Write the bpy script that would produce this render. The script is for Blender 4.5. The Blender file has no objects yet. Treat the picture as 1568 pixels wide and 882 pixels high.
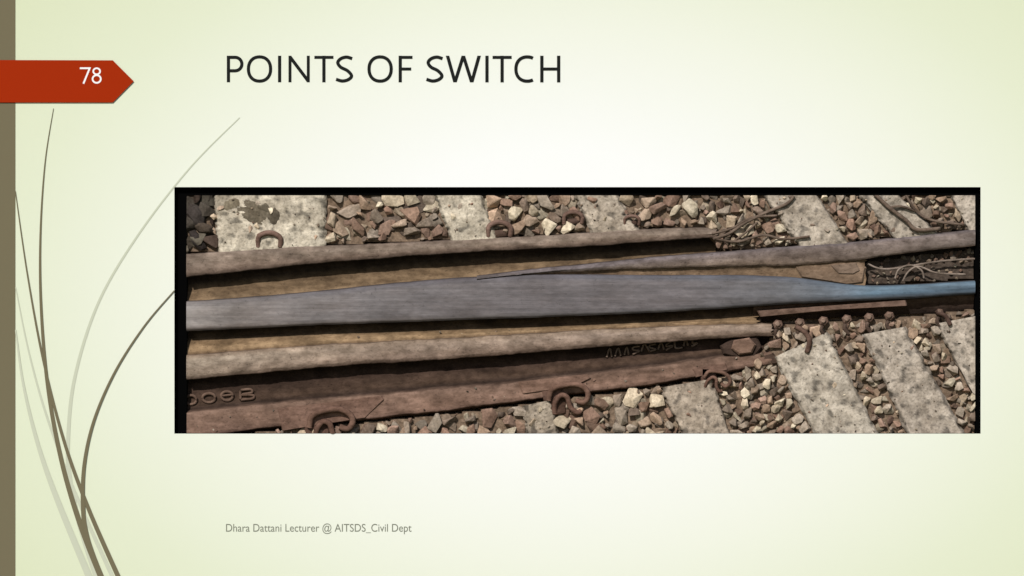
import bpy, bmesh, math, random
import numpy as np
from mathutils import Vector, noise
random.seed(7); np.random.seed(7)
S=0.002; ZC=1.55
K=0.80
def P(x,y,d=0.0): return Vector(((x-784)*S, -d*S, ZC-(y-441)*S))
def lin(c):
    c=max(0,c)/255.0
    return c/12.92 if c<=0.04045 else ((c+0.055)/1.055)**2.4
def C(r,g,b,k=None):
    k=K if k is None else k
    return (lin(r)*k,lin(g)*k,lin(b)*k,1.0)
scene=bpy.context.scene
# ------------------------------------------------------------ materials
def plain_mat(name,col,rough=0.9,spec=0.0,vary=0.0,scale=40):
    m=bpy.data.materials.new(name); m.use_nodes=True
    nt=m.node_tree; b=nt.nodes['Principled BSDF']
    b.inputs['Roughness'].default_value=rough
    b.inputs['Specular IOR Level'].default_value=spec
    if vary>0:
        tc=nt.nodes.new('ShaderNodeTexCoord'); n=nt.nodes.new('ShaderNodeTexNoise')
        n.inputs['Scale'].default_value=scale; n.inputs['Detail'].default_value=6
        nt.links.new(tc.outputs['Object'],n.inputs['Vector'])
        mx=nt.nodes.new('ShaderNodeMix'); mx.data_type='RGBA'
        mx.inputs[6].default_value=tuple(c*(1-vary) for c in col[:3])+(1,)
        mx.inputs[7].default_value=tuple(min(1,c*(1+vary)) for c in col[:3])+(1,)
        nt.links.new(n.outputs['Fac'],mx.inputs[0]); nt.links.new(mx.outputs[2],b.inputs['Base Color'])
    else: b.inputs['Base Color'].default_value=col
    return m
def attr_mat(name,layers,rough=0.8,spec=0.2,bump=0.3,bscale=(150,150,150),metal=0.0):
    m=bpy.data.materials.new(name); m.use_nodes=True
    nt=m.node_tree; L=nt.links; b=nt.nodes['Principled BSDF']
    b.inputs['Roughness'].default_value=rough; b.inputs['Specular IOR Level'].default_value=spec
    b.inputs['Metallic'].default_value=metal
    tc=nt.nodes.new('ShaderNodeTexCoord')
    at=nt.nodes.new('ShaderNodeAttribute'); at.attribute_name='Col'
    cur=at.outputs['Color']
    for i,lay in enumerate(layers):
        sc,lo,hi,tint=lay[:4]
        p0,p1=lay[4] if len(lay)>4 else (.33,.67)
        mp=nt.nodes.new('ShaderNodeMapping'); mp.inputs['Scale'].default_value=sc
        mp.inputs['Location'].default_value=(i*3.7,i*1.3,i*2.1)
        L.new(tc.outputs['Object'],mp.inputs['Vector'])
        n=nt.nodes.new('ShaderNodeTexNoise'); n.inputs['Scale'].default_value=1.0
        n.inputs['Detail'].default_value=5; n.inputs['Roughness'].default_value=0.6
        L.new(mp.outputs[0],n.inputs['Vector'])
        r=nt.nodes.new('ShaderNodeValToRGB')
        r.color_ramp.elements[0].position=p0; r.color_ramp.elements[1].position=p1
        r.color_ramp.elements[0].color=(lo*tint[0],lo*tint[1],lo*tint[2],1)
        r.color_ramp.elements[1].color=(hi,hi,hi,1)
        L.new(n.outputs['Fac'],r.inputs[0])
        mx=nt.nodes.new('ShaderNodeMix'); mx.data_type='RGBA'; mx.blend_type='MULTIPLY'
        mx.clamp_result=False
        mx.inputs[0].default_value=1.0
        L.new(cur,mx.inputs[6]); L.new(r.outputs[0],mx.inputs[7]); cur=mx.outputs[2]
    L.new(cur,b.inputs['Base Color'])
    mp=nt.nodes.new('ShaderNodeMapping'); mp.inputs['Scale'].default_value=bscale
    L.new(tc.outputs['Object'],mp.inputs['Vector'])
    n=nt.nodes.new('ShaderNodeTexNoise'); n.inputs['Scale'].default_value=1.0; n.inputs['Detail'].default_value=4
    L.new(mp.outputs[0],n.inputs['Vector'])
    bp=nt.nodes.new('ShaderNodeBump'); bp.inputs['Strength'].default_value=bump; bp.inputs['Distance'].default_value=0.003
    L.new(n.outputs['Fac'],bp.inputs['Height']); L.new(bp.outputs[0],b.inputs['Normal'])
    return m
W=(1,1,1)
M_rail=attr_mat('rusty_rail_steel',[((6,45,45),0.78,1.20,(1,.97,.93)),((35,60,60),0.68,1.25,(1,.97,.94)),((14,20,20),0.74,1.22,(1,.99,.98)),((110,130,130),0.6,1.03,W,(.30,.42))],0.85,0.1,0.5,(110,170,170))
M_head=attr_mat('worn_rail_head_steel',[((2.5,120,120),0.80,1.16,W),((38,90,90),0.84,1.12,W),((6,20,20),0.78,1.2,(1.04,.99,.95)),((90,110,110),0.68,1.02,W,(.28,.38))],0.6,0.22,0.2,(35,200,200))
M_conc=attr_mat('weathered_concrete',[((12,12,12),0.78,1.2,(1,.97,.94)),((45,45,45),0.66,1.2,(1,.98,.95)),((130,130,130),0.66,1.1,W,(.34,.5))],0.9,0.1,0.6,(140,140,140))
M_stone=attr_mat('ballast_stone',[((30,30,30),0.72,1.22,(1,.96,.91)),((130,130,130),0.70,1.2,W)],0.9,0.1,0.6,(120,120,120))
M_black=plain_mat('black_border',(0.002,0.002,0.002,1),1.0,0.0)
# ------------------------------------------------------------ mesh helpers
def make_obj(name,verts,faces,mat,cols=None,parent=None,smooth=False,clip=False):
    me=bpy.data.meshes.new(name); me.from_pydata([tuple(v) for v in verts],[],faces); me.update()
    if cols is not None:
        a=me.color_attributes.new('Col','FLOAT_COLOR','POINT')
        a.data.foreach_set('color',np.array(cols,dtype=np.float32).ravel())
    if clip: clip_mesh(me)
    if smooth: me.polygons.foreach_set('use_smooth',[True]*len(me.polygons))
    me.materials.append(mat)
    o=bpy.data.objects.new(name,me); scene.collection.objects.link(o)
    if parent: o.parent=parent
    return o
X0,X1,Y0,Y1=285,1494,299,664
def clip_mesh(me):
    bm=bmesh.new(); bm.from_mesh(me)
    for co,no in ((P(X0,0),(-1,0,0)),(P(X1,0),(1,0,0)),(P(0,Y0),(0,0,1)),(P(0,Y1),(0,0,-1))):
        bmesh.ops.bisect_plane(bm,geom=bm.verts[:]+bm.edges[:]+bm.faces[:],dist=1e-6,plane_co=co,plane_no=no,clear_outer=True)
    bm.to_mesh(me); bm.free()
class Acc:
    def __init__(s): s.v=[];s.f=[];s.c=[]
    def add(s,v,f,c):
        o=len(s.v); s.v+=list(v); s.f+=[tuple(i+o for i in q) for q in f]
        s.c+= list(c) if isinstance(c,list) else [c]*len(v)
    def obj(s,name,mat,**k): return make_obj(name,s.v,s.f,mat,s.c,**k)
def fy(pts):
    xs=[p[0] for p in pts]; ys=[p[1] for p in pts]
    def f(x):
        return float(sum(np.interp(x+o,xs,ys)*w for o,w in ((-24,.15),(-12,.2),(0,.3),(12,.2),(24,.15)))) if len(xs)>2 else float(np.interp(x,xs,ys))
    return f
def colf(spec):
    if isinstance(spec[0],(int,float)): return lambda x:C(*spec)
    xs=[s[0] for s in spec]
    def f(x):
        return C(*[float(np.interp(x,xs,[s[1][i] for s in spec])) for i in range(3)])
    return f
def loft(acc,x0,x1,edges,rows=4,step=5,jit=0.5,seed=0,rag=0):
    n=int(abs(x1-x0)/step)+1
    xs=np.linspace(x0,x1,n); v=[];c=[]
    E=[(f,o,d if callable(d) else (lambda x,d=d:d),colf(cs)) for f,o,d,cs in edges]
    total=(len(E)-1)*rows+1
    for x in xs:
        for k in range(total):
            i=min(k//rows,len(E)-2); t=(k-i*rows)/rows
            a,b=E[i],E[i+1]
            y=(a[0](x)+a[1])*(1-t)+(b[0](x)+b[1])*t
            d=a[2](x)*(1-t)+b[2](x)*t
            ca,cb=a[3](x),b[3](x)
            nz=noise.noise(Vector((x*.03,y*.06,seed)))+.6*noise.noise(Vector((x*.11,y*.13,seed+5)))
            y+=nz*jit; d+=nz*jit*.8
            kk=1+.25*noise.noise(Vector((x*.018,y*.05,seed+20)))
            xx=x
            if rag and (x>x1-0.1): xx=x+rag*noise.noise(Vector((k*.7,seed,1)))
            v.append(P(xx,y,d)); c.append(tuple((ca[j]*(1-t)+cb[j]*t)*kk for j in range(3))+(1,))
    f=[]
    for i in range(n-1):
        for k in range(total-1):
            a=i*total+k
            f.append((a,a+1,a+total+1,a+total))
    acc.add(v,f,c)
def tube(acc,pts,r,col,seg=8,r2=None,sub=4,dflat=1.0):
    p=[np.array(q,float) for q in pts]
    out=[]
    for i in range(len(p)-1):
        p0=p[max(i-1,0)];p1=p[i];p2=p[i+1];p3=p[min(i+2,len(p)-1)]
        for k in range(sub):
            t=k/sub
            out.append(.5*((2*p1)+(-p0+p2)*t+(2*p0-5*p1+4*p2-p3)*t*t+(-p0+3*p1-3*p2+p3)*t**3))
    out.append(p[-1]); n=len(out); v=[];f=[]
    for i,q in enumerate(out):
        tg=out[min(i+1,n-1)]-out[max(i-1,0)]; tg/= (np.linalg.norm(tg)+1e-9)
        up=np.array((0,0,1.0)); 
        if abs(tg[2])>.9: up=np.array((0,1.0,0))
        a=np.cross(tg,up); a/=np.linalg.norm(a); b=np.cross(tg,a)
        rr=r if r2 is None else r+(r2-r)*i/(n-1)
        for s in range(seg):
            th=2*math.pi*s/seg; w=q+(a*math.cos(th)+b*math.sin(th)*dflat)*rr
            v.append(P(*w))
    for i in range(n-1):
        for s in range(seg):
            f.append((i*seg+s,i*seg+(s+1)%seg,(i+1)*seg+(s+1)%seg,(i+1)*seg+s))
    f.append(tuple(range(seg))); f.append(tuple((n-1)*seg+s for s in range(seg)))
    acc.add(v,f,col)
def stone(acc,x,y,d,r,col,flat=.6,npt=11,asp=None,bev=True):
    bm=bmesh.new(); ang=random.uniform(0,math.pi); a=asp or random.uniform(.58,.95)
    for i in range(npt):
        z=random.uniform(-1,1); t=random.uniform(0,2*math.pi); q=math.sqrt(1-z*z)
        k=random.uniform(.85,1.1)
        u,w=q*math.cos(t)*k,q*math.sin(t)*k*a
        bm.verts.new(P(x+r*(u*math.cos(ang)-w*math.sin(ang)),y+r*(u*math.sin(ang)+w*math.cos(ang)),d+r*flat*z*k))
    res=bmesh.ops.convex_hull(bm,input=bm.verts[:])
    junk=list({g for g in res['geom_interior']+res['geom_unused'] if isinstance(g,bmesh.types.BMVert)})
    bmesh.ops.delete(bm,geom=junk,context='VERTS')
    if bev: bmesh.ops.bevel(bm,geom=bm.edges[:],offset=r*.06*S,segments=1,affect='EDGES',clamp_overlap=True)
    bm.verts.index_update()
    acc.add([v.co.copy() for v in bm.verts],[tuple(v.index for v in f.verts) for f in bm.faces],col)
    bm.free()
def box(acc,x0,x1,y0,y1,d0,d1,col):
    v=[P(x,y,d) for x in (x0,x1) for y in (y0,y1) for d in (d0,d1)]
    f=[(0,1,3,2),(4,6,7,5),(0,4,5,1),(2,3,7,6),(0,2,6,4),(1,5,7,3)]
    acc.add(v,f,col)
def prism(acc,poly,d0,d1,col,ch=1.5):
    n=len(poly); cx=sum(p[0] for p in poly)/n; cy=sum(p[1] for p in poly)/n
    def ins(p):
        l=math.hypot(p[0]-cx,p[1]-cy)+1e-6; k=max(0,(l-ch)/l); return (cx+(p[0]-cx)*k,cy+(p[1]-cy)*k)
    v=[P(p[0],p[1],d0) for p in poly]+[P(p[0],p[1],d1-ch) for p in poly]+[P(*ins(p),d1) for p in poly]
    f=[]
    for r in (0,1):
        for i in range(n): f.append((r*n+i,r*n+(i+1)%n,(r+1)*n+(i+1)%n,(r+1)*n+i))
    f.append(tuple(2*n+i for i in range(n)))
    acc.add(v,f,col)
# ------------------------------------------------------------ slide board
slide=bpy.data.objects.new('presentation_slide',None); scene.collection.objects.link(slide)
mb=bpy.data.materials.new('slide_paper_gradient'); mb.use_nodes=True
nt=mb.node_tree; b=nt.nodes['Principled BSDF']; b.inputs['Roughness'].default_value=1; b.inputs['Specular IOR Level'].default_value=0
tc=nt.nodes.new('ShaderNodeTexCoord'); mp=nt.nodes.new('ShaderNodeMapping'); mp.vector_type='POINT'
ctr=P(860,450)
sx,sz=1/(900*S),1/(600*S)
mp.inputs['Scale'].default_value=(sx,0,sz); mp.inputs['Location'].default_value=(-ctr.x*sx,0,-ctr.z*sz)
nt.links.new(tc.outputs['Object'],mp.inputs['Vector'])
ln=nt.nodes.new('ShaderNodeVectorMath'); ln.operation='LENGTH'; nt.links.new(mp.outputs[0],ln.inputs[0])
dv=nt.nodes.new('ShaderNodeMath'); dv.operation='DIVIDE'; dv.inputs[1].default_value=1.3; nt.links.new(ln.outputs['Value'],dv.inputs[0])
rp=nt.nodes.new('ShaderNodeValToRGB'); nt.links.new(dv.outputs[0],rp.inputs[0]); nt.links.new(rp.outputs[0],b.inputs['Base Color'])
stops=[(0,(254,254,254)),(.28,(251,252,249)),(.52,(241,244,229)),(.72,(229,235,208)),(.93,(221,228,193))]
el=rp.color_ramp.elements
el[0].position=0; el[0].color=C(*stops[0][1]); el[1].position=stops[-1][0]; el[1].color=C(*stops[-1][1])
for p,c in stops[1:-1]:
    e=el.new(p); e.color=C(*c)
FX0,FX1,FY0,FY1=267,1501.5,286.5,664
B=(-14,1582,-14,896); T=-50
v=[];f=[]
ox,oX,oy,oY=B
outer=[(ox,oy),(oX,oy),(oX,oY),(ox,oY)]; inner=[(FX0,FY0),(FX1,FY0),(FX1,FY1),(FX0,FY1)]
for d in (0,T):
    v+=[P(*p,d) for p in outer]+[P(*p,d) for p in inner]
for i in range(4):
    j=(i+1)%4
    f.append((i,j,4+j,4+i)); f.append((8+i,8+4+i,8+4+j,8+j)); f.append((i,8+i,8+j,j))
make_obj('slide_board',v,f,mb,parent=slide)
v=[];f=[]
e=0.15
inn=[(FX0+e,FY0+e),(FX1-e,FY0+e),(FX1-e,FY1-e),(FX0+e,FY1-e)]
v=[P(*p,-0.3) for p in inn]+[P(*p,T+1) for p in inn]
for i in range(4):
    j=(i+1)%4; f.append((i,j,4+j,4+i))
f.append((4,5,6,7))
frame=make_obj('picture_frame',v,f,M_black)
bd=Acc()
for q in ((FX0+.3,X0,FY0+.3,FY1-.3),(X1,FX1-.3,FY0+.3,FY1-.3),(X0+.01,X1-.01,FY0+.3,Y0)):
    box(bd,q[0],q[1],q[2],q[3],T+1.5,-11,C(0,0,0))
bd.obj('border_strip',M_black,parent=frame)
def ribbon(name,strokes,mat,d0=.25,parent=slide,dstep=.04):
    V=[];F=[]
    for si,(pts,w,closed) in enumerate(strokes):
        n=len(pts); d=d0+si*dstep; o=len(V)
        ws=w if isinstance(w,(list,tuple)) else [w]*n
        for i in range(n):
            p=np.array(pts[i],float)
            if closed: a,bq=np.array(pts[i-1],float),np.array(pts[(i+1)%n],float)
            else: a,bq=np.array(pts[max(i-1,0)],float),np.array(pts[min(i+1,n-1)],float)
            t1=p-a;t2=bq-p
            if np.linalg.norm(t1)<1e-9:t1=t2
            if np.linalg.norm(t2)<1e-9:t2=t1
            t1/=np.linalg.norm(t1);t2/=np.linalg.norm(t2)
            m=t1+t2; m/=np.linalg.norm(m)+1e-9
            nn=np.array((-m[1],m[0])); k=1/max(.35,abs(np.dot(nn,np.array((-t1[1],t1[0])))))
            h=ws[i]/2*k
            V.append(P(*(p+nn*h),d)); V.append(P(*(p-nn*h),d))
        m=n if closed else n-1
        for i in range(m):
            a=o+2*i; c=o+2*((i+1)%n); F.append((a,a+1,c+1,c))
    return make_obj(name,V,F,mat,parent=parent)
def cm(pts,sub=10):
    p=[np.array(q,float) for q in pts]; out=[]
    for i in range(len(p)-1):
        p0=p[max(i-1,0)];p1=p[i];p2=p[i+1];p3=p[min(i+2,len(p)-1)]
        for k in range(sub):
            t=k/sub; out.append(tuple(.5*((2*p1)+(-p0+p2)*t+(2*p0-5*p1+4*p2-p3)*t*t+(-p0+3*p1-3*p2+p3)*t**3)))
    out.append(tuple(p[-1])); return out
M_bar=plain_mat('olive_brown_ink',C(120,112,88),1,0)
M_pale=plain_mat('pale_olive_ink',C(205,209,186),1,0)
M_red=plain_mat('red_ink',C(165,48,16),1,0)
M_txt=plain_mat('dark_text_ink',C(36,38,36),1,0)
M_wht=plain_mat('white_text_ink',C(252,250,248),1,0)
M_gry=plain_mat('grey_text_ink',C(132,135,120),1,0)
def flat(name,pts,mat,d):
    return make_obj(name,[P(*p,d) for p in pts],[tuple(range(len(pts)))],mat,parent=slide)
flat('side_bar',[(-14,-14),(23.7,-14),(23.7,896),(-14,896)],M_bar,.3)
flat('number_arrow',[(-14,92),(173,92.5),(205,124.5),(173,157),(-14,157)],M_red,2.2)
def blade(name,pts,w0,w1,mat,d):
    q=cm(pts,12); n=len(q); ws=[w0+(w1-w0)*(i/(n-1))**1.1 for i in range(n)]
    ribbon(name,[(q,ws,False)],mat,d0=d)
blade('pale_grass_blade_1',[(367,180),(290,258),(210,362),(150,465),(114,580),(104,680),(108,740),(124,810),(152,896)],1.4,9,M_pale,.5)
blade('pale_grass_blade_2',[(24,440),(42,530),(66,620),(98,712),(130,790),(178,896)],1.5,6.5,M_pale,.7)
blade('pale_grass_blade_3',[(24,505),(36,590),(58,680),(88,766),(142,896)],2,11,M_pale,.9)
blade('grass_blade_1',[(82,166),(69,250),(62,360),(63,470),(73,590),(93,700),(122,800),(160,896)],.8,9.5,M_bar,1.1)
blade('grass_blade_2',[(23.5,292),(42,420),(66,550),(98,675),(136,780),(187,896)],1.2,7.5,M_bar,1.4)
blade('grass_blade_3',[(267,445),(222,498),(178,566),(146,638),(130,705),(127,770),(134,825),(160,896)],1.6,8.5,M_bar,1.7)
U=.02912; ytop,ybot=85.3,126; 
adv=dict(P=1147,O=1544,I=545,N=1532,T=1073,S=1087,F=999,W=1913,C=1267,H=1454); adv[' ']=561
def ell(cx,cy,rx,ry,a0=0,a1=360,n=36,p=2.2):
    out=[]
    for i in range(n+1):
        t=math.radians(a0+(a1-a0)*i/n); c,s_=math.cos(t),math.sin(t)
        out.append((cx+rx*math.copysign(abs(c)**(2/p),c),cy+ry*math.copysign(abs(s_)**(2/p),s_)))
    return out
def glyph(ch,x):
    w=5.0; h=w/2; a=adv[ch]*U; st=[]; y0,y1=ytop,ybot; m=(y0+y1)/2
    if ch in 'PFINH' : L=x+5.8+h
    if ch=='I': st.append(([(L,y0),(L,y1)],w,False))
    if ch=='P':
        st.append(([(L,y0),(L,y1)],w,False)); r=x+a-2-h
        k=10.3
        st.append(([(L,y0+h),(r-k,y0+h)]+[(r-k+k*math.sin(math.radians(t)),y0+h+k-k*math.cos(math.radians(t))) for t in range(15,181,15)]+[(L,y0+h+2*k)],w,False))
    if ch=='F':
        st.append(([(L,y0),(L,y1)],w,False)); st.append(([(L,y0+h),(x+a-2,y0+h)],w*.92,False)); st.append(([(L,m),(x+a-4,m)],w*.92,False))
    if ch=='T':
        st.append(([(x+1,y0+h),(x+a-1,y0+h)],w*.92,False)); st.append(([(x+a/2,y0),(x+a/2,y1)],w,False))
    if ch=='H':
        R=x+a-5.8-h
        st+=[([(L,y0),(L,y1)],w,False),([(R,y0),(R,y1)],w,False),([(L,m),(R,m)],w*.92,False)]
    if ch=='N':
        R=x+a-5.8-h
        st+=[([(L,y0),(L,y1)],w*.92,False),([(R,y0),(R,y1)],w*.92,False),([(L-.2,y0+1.5),(R+.2,y1-1.5)],w*1.02,False)]
    if ch=='W':
        for A_,B_ in (((x+3.6,y0),(x+a*.27,y1)),((x+a*.27,y1),(x+a*.5,y0)),((x+a*.5,y0),(x+a*.73,y1)),((x+a*.73,y1),(x+a-3.6,y0))):
            st.append(('para',A_,B_,w*1.04))
    if ch=='O':
        q=ell(x+a/2,m,a/2-3-h,(y1-y0)/2+.7-h,0,360)[:-1]; st.append((q,w,True))
    if ch=='C':
        q=ell(x+a/2+4.4,m,a/2+1.0-h+.4,(y1-y0)/2+.7-h,-62,-298); st.append((q,w,False))
    if ch=='S':
        q=cm([(x+a-4,y0+4.5),(x+a*.60,y0+h-.4),(x+a*.32,y0+4.6),(x+5.6,y0+10.6),(x+a*.32,y0+17.5),(x+a*.64,y0+22.8),(x+a-5,y0+30.5),(x+a*.70,y1-4.4),(x+a*.40,y1-h+.5),(x+3,y1-4.6)],8); st.append((q,w,False))
    return st
st=[];x=341.5
for ch in 'POINTS OF SWITCH':
    if ch!=' ': st+=glyph(ch,x)
    x+=adv[ch]*U
paras=[s for s in st if s[0]=='para']; st=[s for s in st if s[0]!='para']
ribbon('title_text',st,M_txt,.25,dstep=.02)
V=[];F=[]
for i,(_,a_,b_,w_) in enumerate(paras):
    hw=w_/2*math.hypot(b_[0]-a_[0],b_[1]-a_[1])/abs(b_[1]-a_[1]); d=.3+.05*i; o=len(V)
    V+=[P(a_[0]-hw,a_[1],d),P(a_[0]+hw,a_[1],d),P(b_[0]+hw,b_[1],d),P(b_[0]-hw,b_[1],d)]; F.append((o,o+1,o+2,o+3))
make_obj('title_letter_w',V,F,M_txt,parent=slide)
ribbon('slide_number',[([(122.5,104.6),(137.6,104.6),(128,128.2)],2.7,False),(ell(148.3,109.3,5.2,4.7,0,360,20,2)[:-1],2.5,True),(ell(148.3,121.1,6.3,5.9,0,360,20,2)[:-1],2.6,True)],M_wht,2.45,dstep=.03)
cu=bpy.data.curves.new('footer_text','FONT'); cu.body='Dhara Dattani Lecturer @ AITSDS_Civil Dept'; cu.size=.03
fo=bpy.data.objects.new('footer_text',cu); scene.collection.objects.link(fo); fo.parent=slide
bpy.context.view_layer.update(); wd=fo.dimensions.x
fo.rotation_euler=(math.pi/2,0,0); fo.location=P(345,814,.3); k=284*S/wd; fo.scale=(k,k*1.14,k)
cu.materials.append(M_gry)
pm=plain_mat('painted_steel',(.25,.25,.24,1),.6,.3,.15)
for i,px in enumerate((200,1368)):
    bm=bmesh.new(); bmesh.ops.create_cube(bm,size=1)
    for vv in bm.verts:
        vv.co=Vector((vv.co.x*.08+(px-784)*S,vv.co.y*.08+.145,vv.co.z*2.2+1.0))
    bmesh.ops.bevel(bm,geom=bm.edges[:],offset=.006,segments=2,affect='EDGES')
    me=bpy.data.meshes.new('support_post'); bm.to_mesh(me); bm.free(); me.materials.append(pm)
    o=bpy.data.objects.new('support_post_%d'%(i+1),me); scene.collection.objects.link(o); o.parent=slide
make_obj('ground',[(-400,-400,0),(400,-400,0),(400,400,0),(-400,400,0)],[(0,1,2,3)],plain_mat('dry_grass_ground',(.13,.13,.08,1),.95,.05,.4,3))
# ------------------------------------------------------------ railway relief
K=1.0
A_top=fy([(285,389),(440,378),(600,372),(800,362),(1000,350),(1080,347),(1100,352)])
A_bot=fy([(285,426),(440,409),(500,403),(700,388),(900,378),(1000,371),(1100,364)])
S_top=fy([(720,424),(800,414),(900,404),(1000,394),(1100,386),(1200,378),(1300,371),(1400,361),(1510,349)])
S_bot=fy([(720,426),(830,419),(950,412),(1050,409),(1100,408),(1200,407),(1300,400),(1400,386),(1510,374)])
B_top=fy([(285,462),(400,454),(500,445),(600,434),(700,426),(800,420),(900,420),(1000,421),(1150,421),(1215,424),(1300,436),(1340,438),(1400,436),(1510,429)])
B_bot=fy([(285,507),(400,502),(500,497),(600,494),(700,490),(800,487),(900,483),(1000,479),(1100,473),(1200,466),(1300,461),(1400,457),(1510,449)])
C_top=fy([(285,544),(500,528),(700,518),(900,506),(1050,499),(1200,496)])
C_bot=fy([(285,582),(500,562),(700,549),(900,533),(1100,519),(1200,513)])
F_top=fy([(285,630),(420,616),(600,601),(800,583),(1000,560),(1100,546),(1200,535)])
F_bot=fy([(285,672),(400,658),(540,645),(700,629),(850,608),(1000,590),(1100,573),(1200,556)])
low=fy([(285,672),(400,660),(540,648),(700,632),(850,612),(1000,593),(1100,577),(1160,562),(1180,500),(1300,492),(1400,486),(1510,472)])
def upb(x): 
    if x<1075: return A_top(x)
    if x>1110: return S_top(x)
    t=(x-1075)/35; return A_top(x)*(1-t)+S_top(x)*t
def zone(x,y,m=0):
    if y<upb(x)-m: return 'top'
    if y>low(x)+m: return 'low'
    if x>1322+m and S_bot(x)+4+m*.3<y<B_top(x)-2-m*.3: return 'mid'
    return None
OCH=(116,97,75)
wing=Acc()
loft(wing,283,1098,[(A_top,-1,-18,(78,66,58)),(A_top,1,-5,(112,99,89)),(A_top,9,-3,(130,116,104)),(A_bot,-7,-3,(114,98,87)),(A_bot,-1,-5,(78,65,57)),(A_bot,-2,-30,(46,38,34)),(A_bot,8,-31,(54,45,38)),(A_bot,18,-29,(92,76,58)),(B_top,2,-15,OCH)],rows=3,jit=1.3,seed=1,rag=7)  # dark web top under the head: shade painted into the colours
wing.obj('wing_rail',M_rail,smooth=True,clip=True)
stock=Acc()
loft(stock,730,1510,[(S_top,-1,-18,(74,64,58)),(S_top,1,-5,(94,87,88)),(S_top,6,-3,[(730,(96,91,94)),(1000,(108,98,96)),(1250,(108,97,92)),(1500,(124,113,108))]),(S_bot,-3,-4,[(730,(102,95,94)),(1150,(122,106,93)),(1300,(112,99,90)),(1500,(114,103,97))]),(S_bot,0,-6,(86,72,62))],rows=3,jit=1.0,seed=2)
loft(stock,1322,1510,[(S_bot,0,-6,(70,60,54)),(S_bot,-1,-28,(44,37,34)),(S_bot,12,-30,(50,44,40))],rows=3,jit=.6,seed=3)  # near-black colours paint the shade in the hollow under the head
loft(stock,800,1326,[(S_bot,-1,-7,(100,84,69)),(S_bot,4,-11,(114,95,77)),(B_top,3,-12,(122,102,81))],rows=3,jit=.9,seed=4,rag=6)
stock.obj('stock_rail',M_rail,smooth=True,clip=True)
nose=Acc()
prism(nose,[(1214,405),(1262,401),(1318,399),(1328,410),(1324,433),(1300,437),(1262,431),(1226,424)],-16,-9,C(112,94,78),4)
prism(nose,[(1272,406),(1312,402),(1318,414),(1308,420),(1284,419)],-12,-7.0,C(112,96,83),2)
nose.obj('crossing_nose_block',M_rail,clip=True)
ton=Acc()
HC=[(285,(132,126,122)),(420,(118,112,110)),(600,(104,99,99)),(800,(98,93,94)),(1050,(96,91,92)),(1200,(94,94,97)),(1290,(92,100,109)),(1340,(88,108,124)),(1510,(78,94,108))]  # left end lightened as a painted highlight
HL=[(285,(104,98,95)),(500,(92,88,90)),(800,(84,80,84)),(1200,(82,84,91)),(1290,(90,102,114)),(1350,(96,118,134)),(1510,(86,104,118))]
loft(ton,283,1510,[(B_top,-1,-16,(60,54,52)),(B_top,1,-6,HL),(B_top,4,-3.8,HL),(B_top,11,-2.8,HC),(B_bot,-9,-2.9,HC),(B_bot,-3,-4,[(285,(108,100,96)),(1200,(82,80,82)),(1510,(70,80,90))]),(B_bot,0,-7,[(285,(86,78,76)),(1510,(60,58,60))])],rows=3,jit=.5,seed=6)
ton_o=ton.obj('tongue_rail',M_head,smooth=True,clip=True)
tw=Acc()
loft(tw,283,1160,[(B_bot,0,-7,(56,48,42)),(B_bot,-1,-29,(48,40,34)),(B_bot,11,-28,(74,60,47)),(B_bot,18,-22,(116,96,73)),(C_top,-5,-15,(126,105,80)),(C_top,2,-14,(98,80,64))],rows=3,jit=1.0,seed=7,rag=10)  # web top below the head has painted shade, fading to ochre
loft(tw,1155,1510,[(B_bot,0,-7,(56,50,46)),(B_bot,-1,-16,(50,43,39)),(B_bot,3,-17,(80,65,55)),(B_bot,24,-30,(44,36,32))],rows=3,jit=1.0,seed=8)  # dark lower strip: shadow below the slide plate, put into the colour
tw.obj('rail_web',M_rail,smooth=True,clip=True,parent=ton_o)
chk=Acc()
loft(chk,283,1182,[(C_top,-1,-16,(90,75,63)),(C_top,1,-6,(128,112,97)),(C_top,8,-3,[(285,(150,137,122)),(600,(140,124,110)),(1180,(136,120,108))]),(C_bot,-6,-3,[(285,(134,119,105)),(600,(126,108,96)),(1180,(124,107,94))]),(C_bot,0,-6,(82,66,57)),(C_bot,-1,-27,(46,36,31)),(C_bot,15,-27,(56,43,36)),(F_top,-9,-24,(72,57,47)),(F_top,-2,-23,(50,39,33)),(F_top,3,-10,(106,86,74)),(F_bot,-8,-8,(122,98,85)),(F_bot,-2,-9,(98,77,67)),(F_bot,1,-18,(56,43,37))],rows=4,jit=1.5,seed=9,rag=9)  # web darkest along top and bottom: shading painted into the vertex colours
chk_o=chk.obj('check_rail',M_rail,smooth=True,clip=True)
en=Acc()
prism(en,[(1103,530),(1120,520),(1160,516),(1168,532),(1158,546),(1128,548),(1108,542)],-22,-9,C(64,51,44),3)
prism(en,[(1124,521),(1148,517),(1158,528),(1152,541),(1132,544),(1120,534)],-10,-2.5,C(112,90,77),3)
prism(en,[(1150,548),(1185,540),(1195,556),(1160,562)],-18,-9,C(76,61,52),3)
en.obj('end_bolt',M_rail,parent=chk_o)
mk=Acc()
cc=C(96,78,67)
def oval(cx,cy,rx,ry,d=-23,rr=2.3):
    tube(mk,[(cx+rx*math.cos(t),cy+ry*math.sin(t),d) for t in np.linspace(0,2*math.pi,11)],rr,cc,sub=2)
oval(290,613,9,7); oval(318,610,10,7); oval(346,607,9,7)
tube(mk,[(338,607,-22.5),(355,605,-22.5)],1.8,cc)
tube(mk,[(366,598,-22.5),(367,613,-22.5)],2.1,cc); tube(mk,[(367,598,-22.5),(382,597,-22.5),(384,602,-22.5),(368,605,-22.5),(386,606,-22.5),(385,611,-22.5),(367,613,-22.5)],2.1,cc)
ch=C(112,95,84)
random.seed(3)
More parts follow.
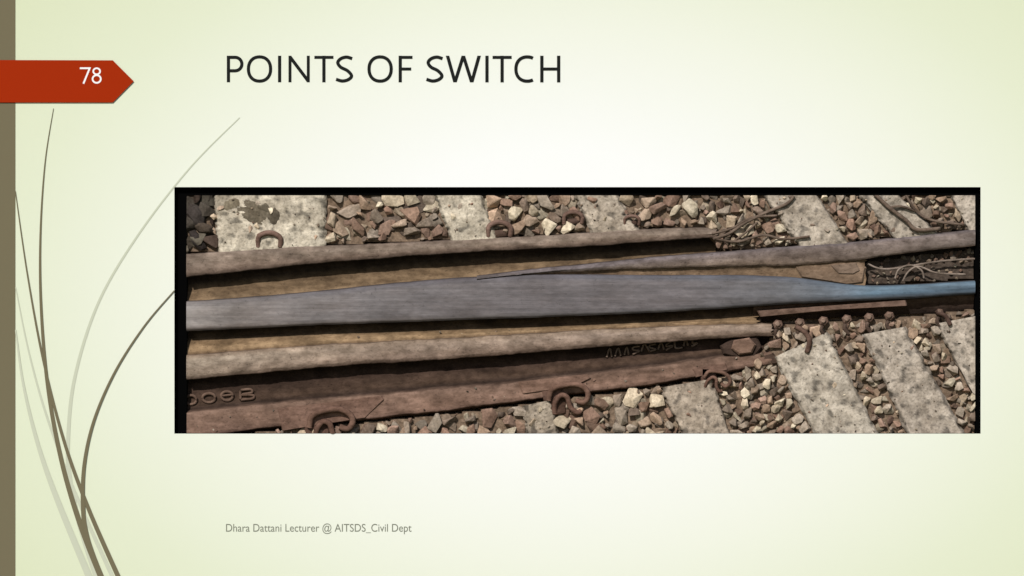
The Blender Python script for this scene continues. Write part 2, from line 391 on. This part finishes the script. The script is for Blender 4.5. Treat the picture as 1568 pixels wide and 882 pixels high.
for i in range(11):
    x0=930+i*13; y0=541-i*1.75
    w_=random.uniform(7,13)
    shp=random.choice([[(0,-5),(2,6),(w_,4)],[(0,6),(w_*.5,-6),(w_,5)],[(w_,-6),(2,-4),(1,1),(w_,2),(0,7)],[(0,6),(3,-6),(w_,-2),(2,0),(w_,6)]])
    tube(mk,[(x0+a_+random.uniform(-1,1),y0+b_+random.uniform(-1.5,1.5),-24.5) for a_,b_ in shp],1.6,ch,sub=4,seg=6)
mk.obj('cast_lettering',M_rail,parent=chk_o,smooth=True,clip=True)
bed=Acc()
nx,ny=300,100; v=[];c=[];f=[]
for i in range(nx):
    for j in range(ny):
        x=X0-5+(X1-X0+10)*i/(nx-1); y=Y0-5+(Y1-Y0+10)*j/(ny-1)
        z=zone(x,y,0)
        nn=noise.noise(Vector((x*.05,y*.05,0)))*2+noise.noise(Vector((x*.2,y*.2,3)))*1.5
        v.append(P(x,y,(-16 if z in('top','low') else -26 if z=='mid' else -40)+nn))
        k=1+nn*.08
        c.append(C(116*k,99*k,83*k) if z!='mid' else C(76,66,58))  # bed of the hollow coloured darker as painted shade
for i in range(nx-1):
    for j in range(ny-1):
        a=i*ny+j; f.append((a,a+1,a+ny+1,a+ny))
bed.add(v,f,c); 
bal=bed
slp=[
 ([(326,288),(500,288),(499,392),(333,396)],(180,170,154)),
 ([(660,288),(734,288),(766,372),(692,375)],(178,168,152)),
 ([(874,288),(940,288),(985,360),(908,364)],(166,154,140)),
 ([(1160,288),(1246,288),(1302,374),(1226,380)],(166,155,142)),
 ([(1306,288),(1368,288),(1442,360),(1372,368)],(158,148,136)),
 ([(1450,288),(1505,288),(1505,352),(1484,354)],(166,155,143)),
 ([(800,622),(846,612),(858,672),(806,672)],(150,138,124)),
 ([(1010,594),(1092,580),(1122,672),(1048,672)],(156,143,129)),
 ([(1184,548),(1268,508),(1350,672),(1252,672)],(170,160,147)),
 ([(1322,512),(1388,500),(1484,672),(1392,672)],(164,153,141)),
 ([(1432,496),(1505,482),(1505,610),(1490,602)],(162,151,139)),
]
for si,(q,col) in enumerate(slp):
    a=Acc(); nu,nv=40,50; v=[];c=[];f=[]
    q=[np.array(p,float) for p in q]
    for i in range(nu):
        for j in range(nv):
            u=i/(nu-1);t=j/(nv-1)
            p=(q[0]*(1-u)+q[1]*u)*(1-t)+(q[3]*(1-u)+q[2]*u)*t
            ed=min(u,1-u)*(np.linalg.norm(q[1]-q[0])); 
            n1=noise.noise(Vector((p[0]*.05,p[1]*.05,si))); n2=noise.noise(Vector((p[0]*.22,p[1]*.22,si+4)))
            n3=noise.noise(Vector((p[0]*.09,p[1]*.09,si+9)))
            d=-6+n1*1.2+n2*.9-max(0,4+n2*4+n3*4-ed)*1.6
            p=p+np.array((n2*2.2+n1*3,0)) if (u in(0,1)) else p
            v.append(P(p[0],p[1],d)); k=1+n1*.13+n2*.08
            if n3>.22: k*=max(.68,1-(n3-.22)*1.6)
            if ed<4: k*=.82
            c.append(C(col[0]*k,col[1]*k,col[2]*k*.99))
    for i in range(nu-1):
        for j in range(nv-1):
            b0=i*nv+j; f.append((b0,b0+1,b0+nv+1,b0+nv))
    a.add(v,f,c); a.obj('railway_sleeper',M_conc,smooth=True,clip=True)
def inside(q,x,y,m=2):
    for i in range(4):
        x0,y0=q[i];x1,y1=q[(i+1)%4]
        cr=((x1-x0)*(y-y0)-(y1-y0)*(x-x0))/math.hypot(x1-x0,y1-y0)
        if cr<-m: return False
    return True
pal=[(176,157,134),(158,138,119),(150,124,108),(142,127,112),(190,174,150),(122,106,93),(168,143,121),(156,142,126),(200,186,162),(140,113,97),(162,148,132),(132,108,92)]
random.seed(11)
cnt=0
placed=[]
def place(n,rmin,rmax,layer,xr,yr,ov=.60):
    global cnt
    for _ in range(n):
        x=random.uniform(*xr); y=random.uniform(*yr); z=zone(x,y,rmin*.75)
        if z is None: continue
        r=random.uniform(rmin,rmax)
        if z=='mid': r*=.55
        if zone(x,y,r*.7) is None: r*=.6
        sl=any(inside(q,x,y,r*.35) for q,_ in slp)
        if sl and random.random()>.025: continue
        if sl: r*=.45
        if any((x-a)**2+(y-b)**2<((r+c_)*ov)**2 for a,b,c_,l in placed if l==layer): continue
        placed.append((x,y,r,layer))
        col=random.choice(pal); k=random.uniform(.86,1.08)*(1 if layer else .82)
        if x<325 and y<400: k*=.48  # far-left stones darkened to paint the shadow there
        if z=='mid': k*=.8  # stones in the hollow dimmed, its shade painted in
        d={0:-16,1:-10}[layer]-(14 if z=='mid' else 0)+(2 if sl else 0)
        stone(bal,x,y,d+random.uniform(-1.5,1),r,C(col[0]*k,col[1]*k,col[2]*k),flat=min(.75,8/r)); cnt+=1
for lay in (0,1):
    place(2500,15,23,lay,(283,760),(299,400))
    place(2500,12,20,lay,(720,1060),(299,400))
    place(2500,9,15,lay,(1000,1496),(299,400))
    place(2500,12,20,lay,(283,1010),(560,666))
    place(3500,8,13,lay,(980,1496),(470,666))
    place(3000,5,9,lay,(283,1496),(299,666))
for (x,y,r,col) in ((380,324,44,(108,99,84)),(420,328,24,(86,78,66)),(356,314,24,(126,116,98)),(402,314,22,(96,88,74)),(372,340,18,(78,70,60)),(300,330,22,(60,54,50)),(302,368,18,(52,46,43))):  # last two stones near-black: far-left shadow put into their colour
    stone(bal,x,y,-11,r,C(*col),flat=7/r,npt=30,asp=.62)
for _ in range(900):
    x=random.uniform(285,1494); y=random.uniform(300,664); r=random.choice((1.2,1.6,2.0,2.8))
    sl=any(inside(q,x,y,-2) for q,_ in slp)
    if sl and zone(x,y,0): d=-5
    elif x<1150 and F_top(x)+5<y<F_bot(x)-4: d=-8
    elif x<1150 and B_bot(x)+17<y<C_top(x)-3 and random.random()<.5: d=-17
    else: continue
    col=random.choice(pal); k=random.uniform(.5,.95)
    stone(bal,x,y,d,r,C(col[0]*k,col[1]*k,col[2]*k),flat=.6,npt=8,bev=False)
bal.obj('ballast',M_stone,clip=True)
print('stones',cnt)
RC=(108,84,72)
def clip(cx,cy,s=1.0,rot=0.0):
    a=Acc(); co,sn=math.cos(rot),math.sin(rot)
    def t(p): return (cx+s*(p[0]*co-p[1]*sn),cy+s*(p[0]*sn+p[1]*co),p[2])
    col=C(*RC); dk=C(92,71,61)
    prism(a,[t((-42,-14,0))[:2],t((-10,-20,0))[:2],t((0,0,0))[:2],t((-4,32,0))[:2],t((-30,34,0))[:2],t((-38,10,0))[:2]],-16,-7,dk,2.5)
    tube(a,[t(p) for p in ((-30,8,-5),(-24,-8,-2),(-6,-14,0),(16,-14,0),(30,-6,-1),(34,6,-2),(26,16,-4),(14,12,-6))],4.6*s,col,sub=6)
    tube(a,[t(p) for p in ((-22,30,-8),(-20,14,-4),(-10,2,-1),(0,6,-1),(4,22,-3),(14,32,-6),(20,30,-9))],4.3*s,C(102,78,67),sub=6)
    a.obj('rail_clip',M_rail,smooth=True,clip=True)
clip(868,603,.95,-.08); clip(504,643,1.05,-.1); clip(1098,578,.62,.25)
a=Acc()
prism(a,[(424,626),(585,606),(588,612),(560,640),(432,660)],-14,-6.5,C(114,90,78),2); prism(a,[(793,585),(900,573),(905,579),(880,592),(800,603)],-14,-6,C(118,94,81),2)
prism(a,[(1060,565),(1112,556),(1116,566),(1066,578)],-14,-7,C(110,87,75),2)
a.obj('tie_plate',M_rail,clip=True)
for cx,cy,s in ((765,352,.62),(878,334,.5),(412,368,.62),(968,338,.4),):
    a=Acc(); tube(a,[(cx-28*s,cy+16*s,-9),(cx-26*s,cy-8*s,-5),(cx-8*s,cy-18*s,-3),(cx+14*s,cy-16*s,-3),(cx+28*s,cy-4*s,-4),(cx+26*s,cy+16*s,-8)],6.5*s,C(110,88,78),sub=6)
    prism(a,[(cx-20*s,cy+2*s),(cx+18*s,cy-2*s),(cx+20*s,cy+16*s),(cx-20*s,cy+20*s)],-14,-7,C(78,62,54),2)
    a.obj('rail_clip',M_rail,clip=True,smooth=True)
a=Acc()
prism(a,[(1160,476),(1388,459.5),(1390,468),(1280,475),(1165,485)],-20,-8,C(104,84,73),2)
a.obj('slide_plate',M_rail,clip=True)
random.seed(5)
for i,bx in enumerate((1192,1226,1262,1298,1332,1363,1440)):
    by=497-(bx-1192)*.075; r=9 if bx<1400 else 7
    a=Acc()
    prism(a,[(bx+r*.9*math.cos(t+.2),by+r*.85*math.sin(t+.2)) for t in np.linspace(0,2*math.pi,7)[:-1]],-18,-6,C(104,84,73),2)
    prism(a,[(bx-1+r*.5*math.cos(t),by-1+r*.5*math.sin(t)) for t in np.linspace(0,2*math.pi,9)[:-1]],-8,-2.5,C(126,106,93),1.5)
    tube(a,[(bx-2,by+7,-8),(bx-4,by+14,-8),(bx+2,by+22,-10)],3.2,C(76,62,54))
    a.obj('track_bolt',M_rail,clip=True)
a=Acc()
tube(a,[(1218,500,-6),(1232,508,-4),(1240,522,-4),(1236,540,-6)],4,C(94,74,64)); tube(a,[(1434,478,-6),(1448,484,-4),(1456,498,-5)],3.5,C(86,68,60))
a.obj('rail_clip',M_rail,clip=True,smooth=True)
tw_=Acc(); wc=C(102,88,77)
for pts,r in (([(1092,366,-3),(1116,358,-1),(1140,342,-1),(1172,326,-2),(1205,312,-3),(1216,300,-3)],2.4),
 ([(1090,358,-3),(1120,350,-2),(1150,334,-1),(1190,330,-2)],1.8),
 ([(1096,366,-2),(1130,370,-1),(1168,360,-1),(1200,366,-2),(1240,362,-2)],1.9),
 ([(1120,372,-2),(1142,356,-1),(1160,340,-1)],1.6),
 ([(1338,296,-2),(1362,318,-1),(1388,338,-1),(1404,352,-1),(1440,350,-2)],3.0),
 ([(1386,296,-2),(1404,324,-1),(1430,338,-1),(1474,344,-2)],2.0),
 ([(1362,318,-2),(1380,316,-1),(1404,324,-2)],1.8)):
    tube(tw_,pts,r,wc,sub=6)
for pts in ([(1372,426,-12),(1378,412,-10),(1396,406,-9),(1412,414,-9),(1416,426,-11)],[(1384,430,-12),(1392,416,-9),(1408,408,-9),(1436,418,-10),(1480,420,-11)],[(1330,404,-12),(1360,412,-12),(1440,400,-12),(1500,396,-12)]):
    tube(tw_,pts,1.5,C(122,110,100),sub=6)
tw_.obj('signal_cable',M_rail,clip=True,smooth=True)
# ------------------------------------------------------------ camera, light
cd=bpy.data.cameras.new('camera'); cam=bpy.data.objects.new('camera',cd); scene.collection.objects.link(cam)
D=11.0; cam.location=(0,-D,ZC); cam.rotation_euler=(math.pi/2,0,0)
cd.sensor_width=36; cd.lens=36*D/(1568*S); cd.clip_end=2000
scene.camera=cam
sd=Vector((-0.30,-0.74,0.62)).normalized()
sl=bpy.data.lights.new('sun','SUN'); sl.energy=4.25; sl.angle=math.radians(.5); sl.color=(1,.97,.935)
so=bpy.data.objects.new('sun',sl); scene.collection.objects.link(so)
so.rotation_euler=sd.to_track_quat('Z','Y').to_euler(); so.location=(-5,-8,8)
w=bpy.data.worlds.new('World'); scene.world=w; w.use_nodes=True
sk=w.node_tree.nodes.new('ShaderNodeTexSky'); sk.sky_type='NISHITA'; sk.sun_disc=False
sk.sun_elevation=math.asin(sd.z); sk.sun_rotation=math.atan2(sd.x,sd.y)
bg=w.node_tree.nodes['Background']; bg.inputs['Strength'].default_value=.08
w.node_tree.links.new(sk.outputs[0],bg.inputs['Color'])
scene.view_settings.view_transform='Standard'; scene.view_settings.look='None'; scene.view_settings.exposure=0
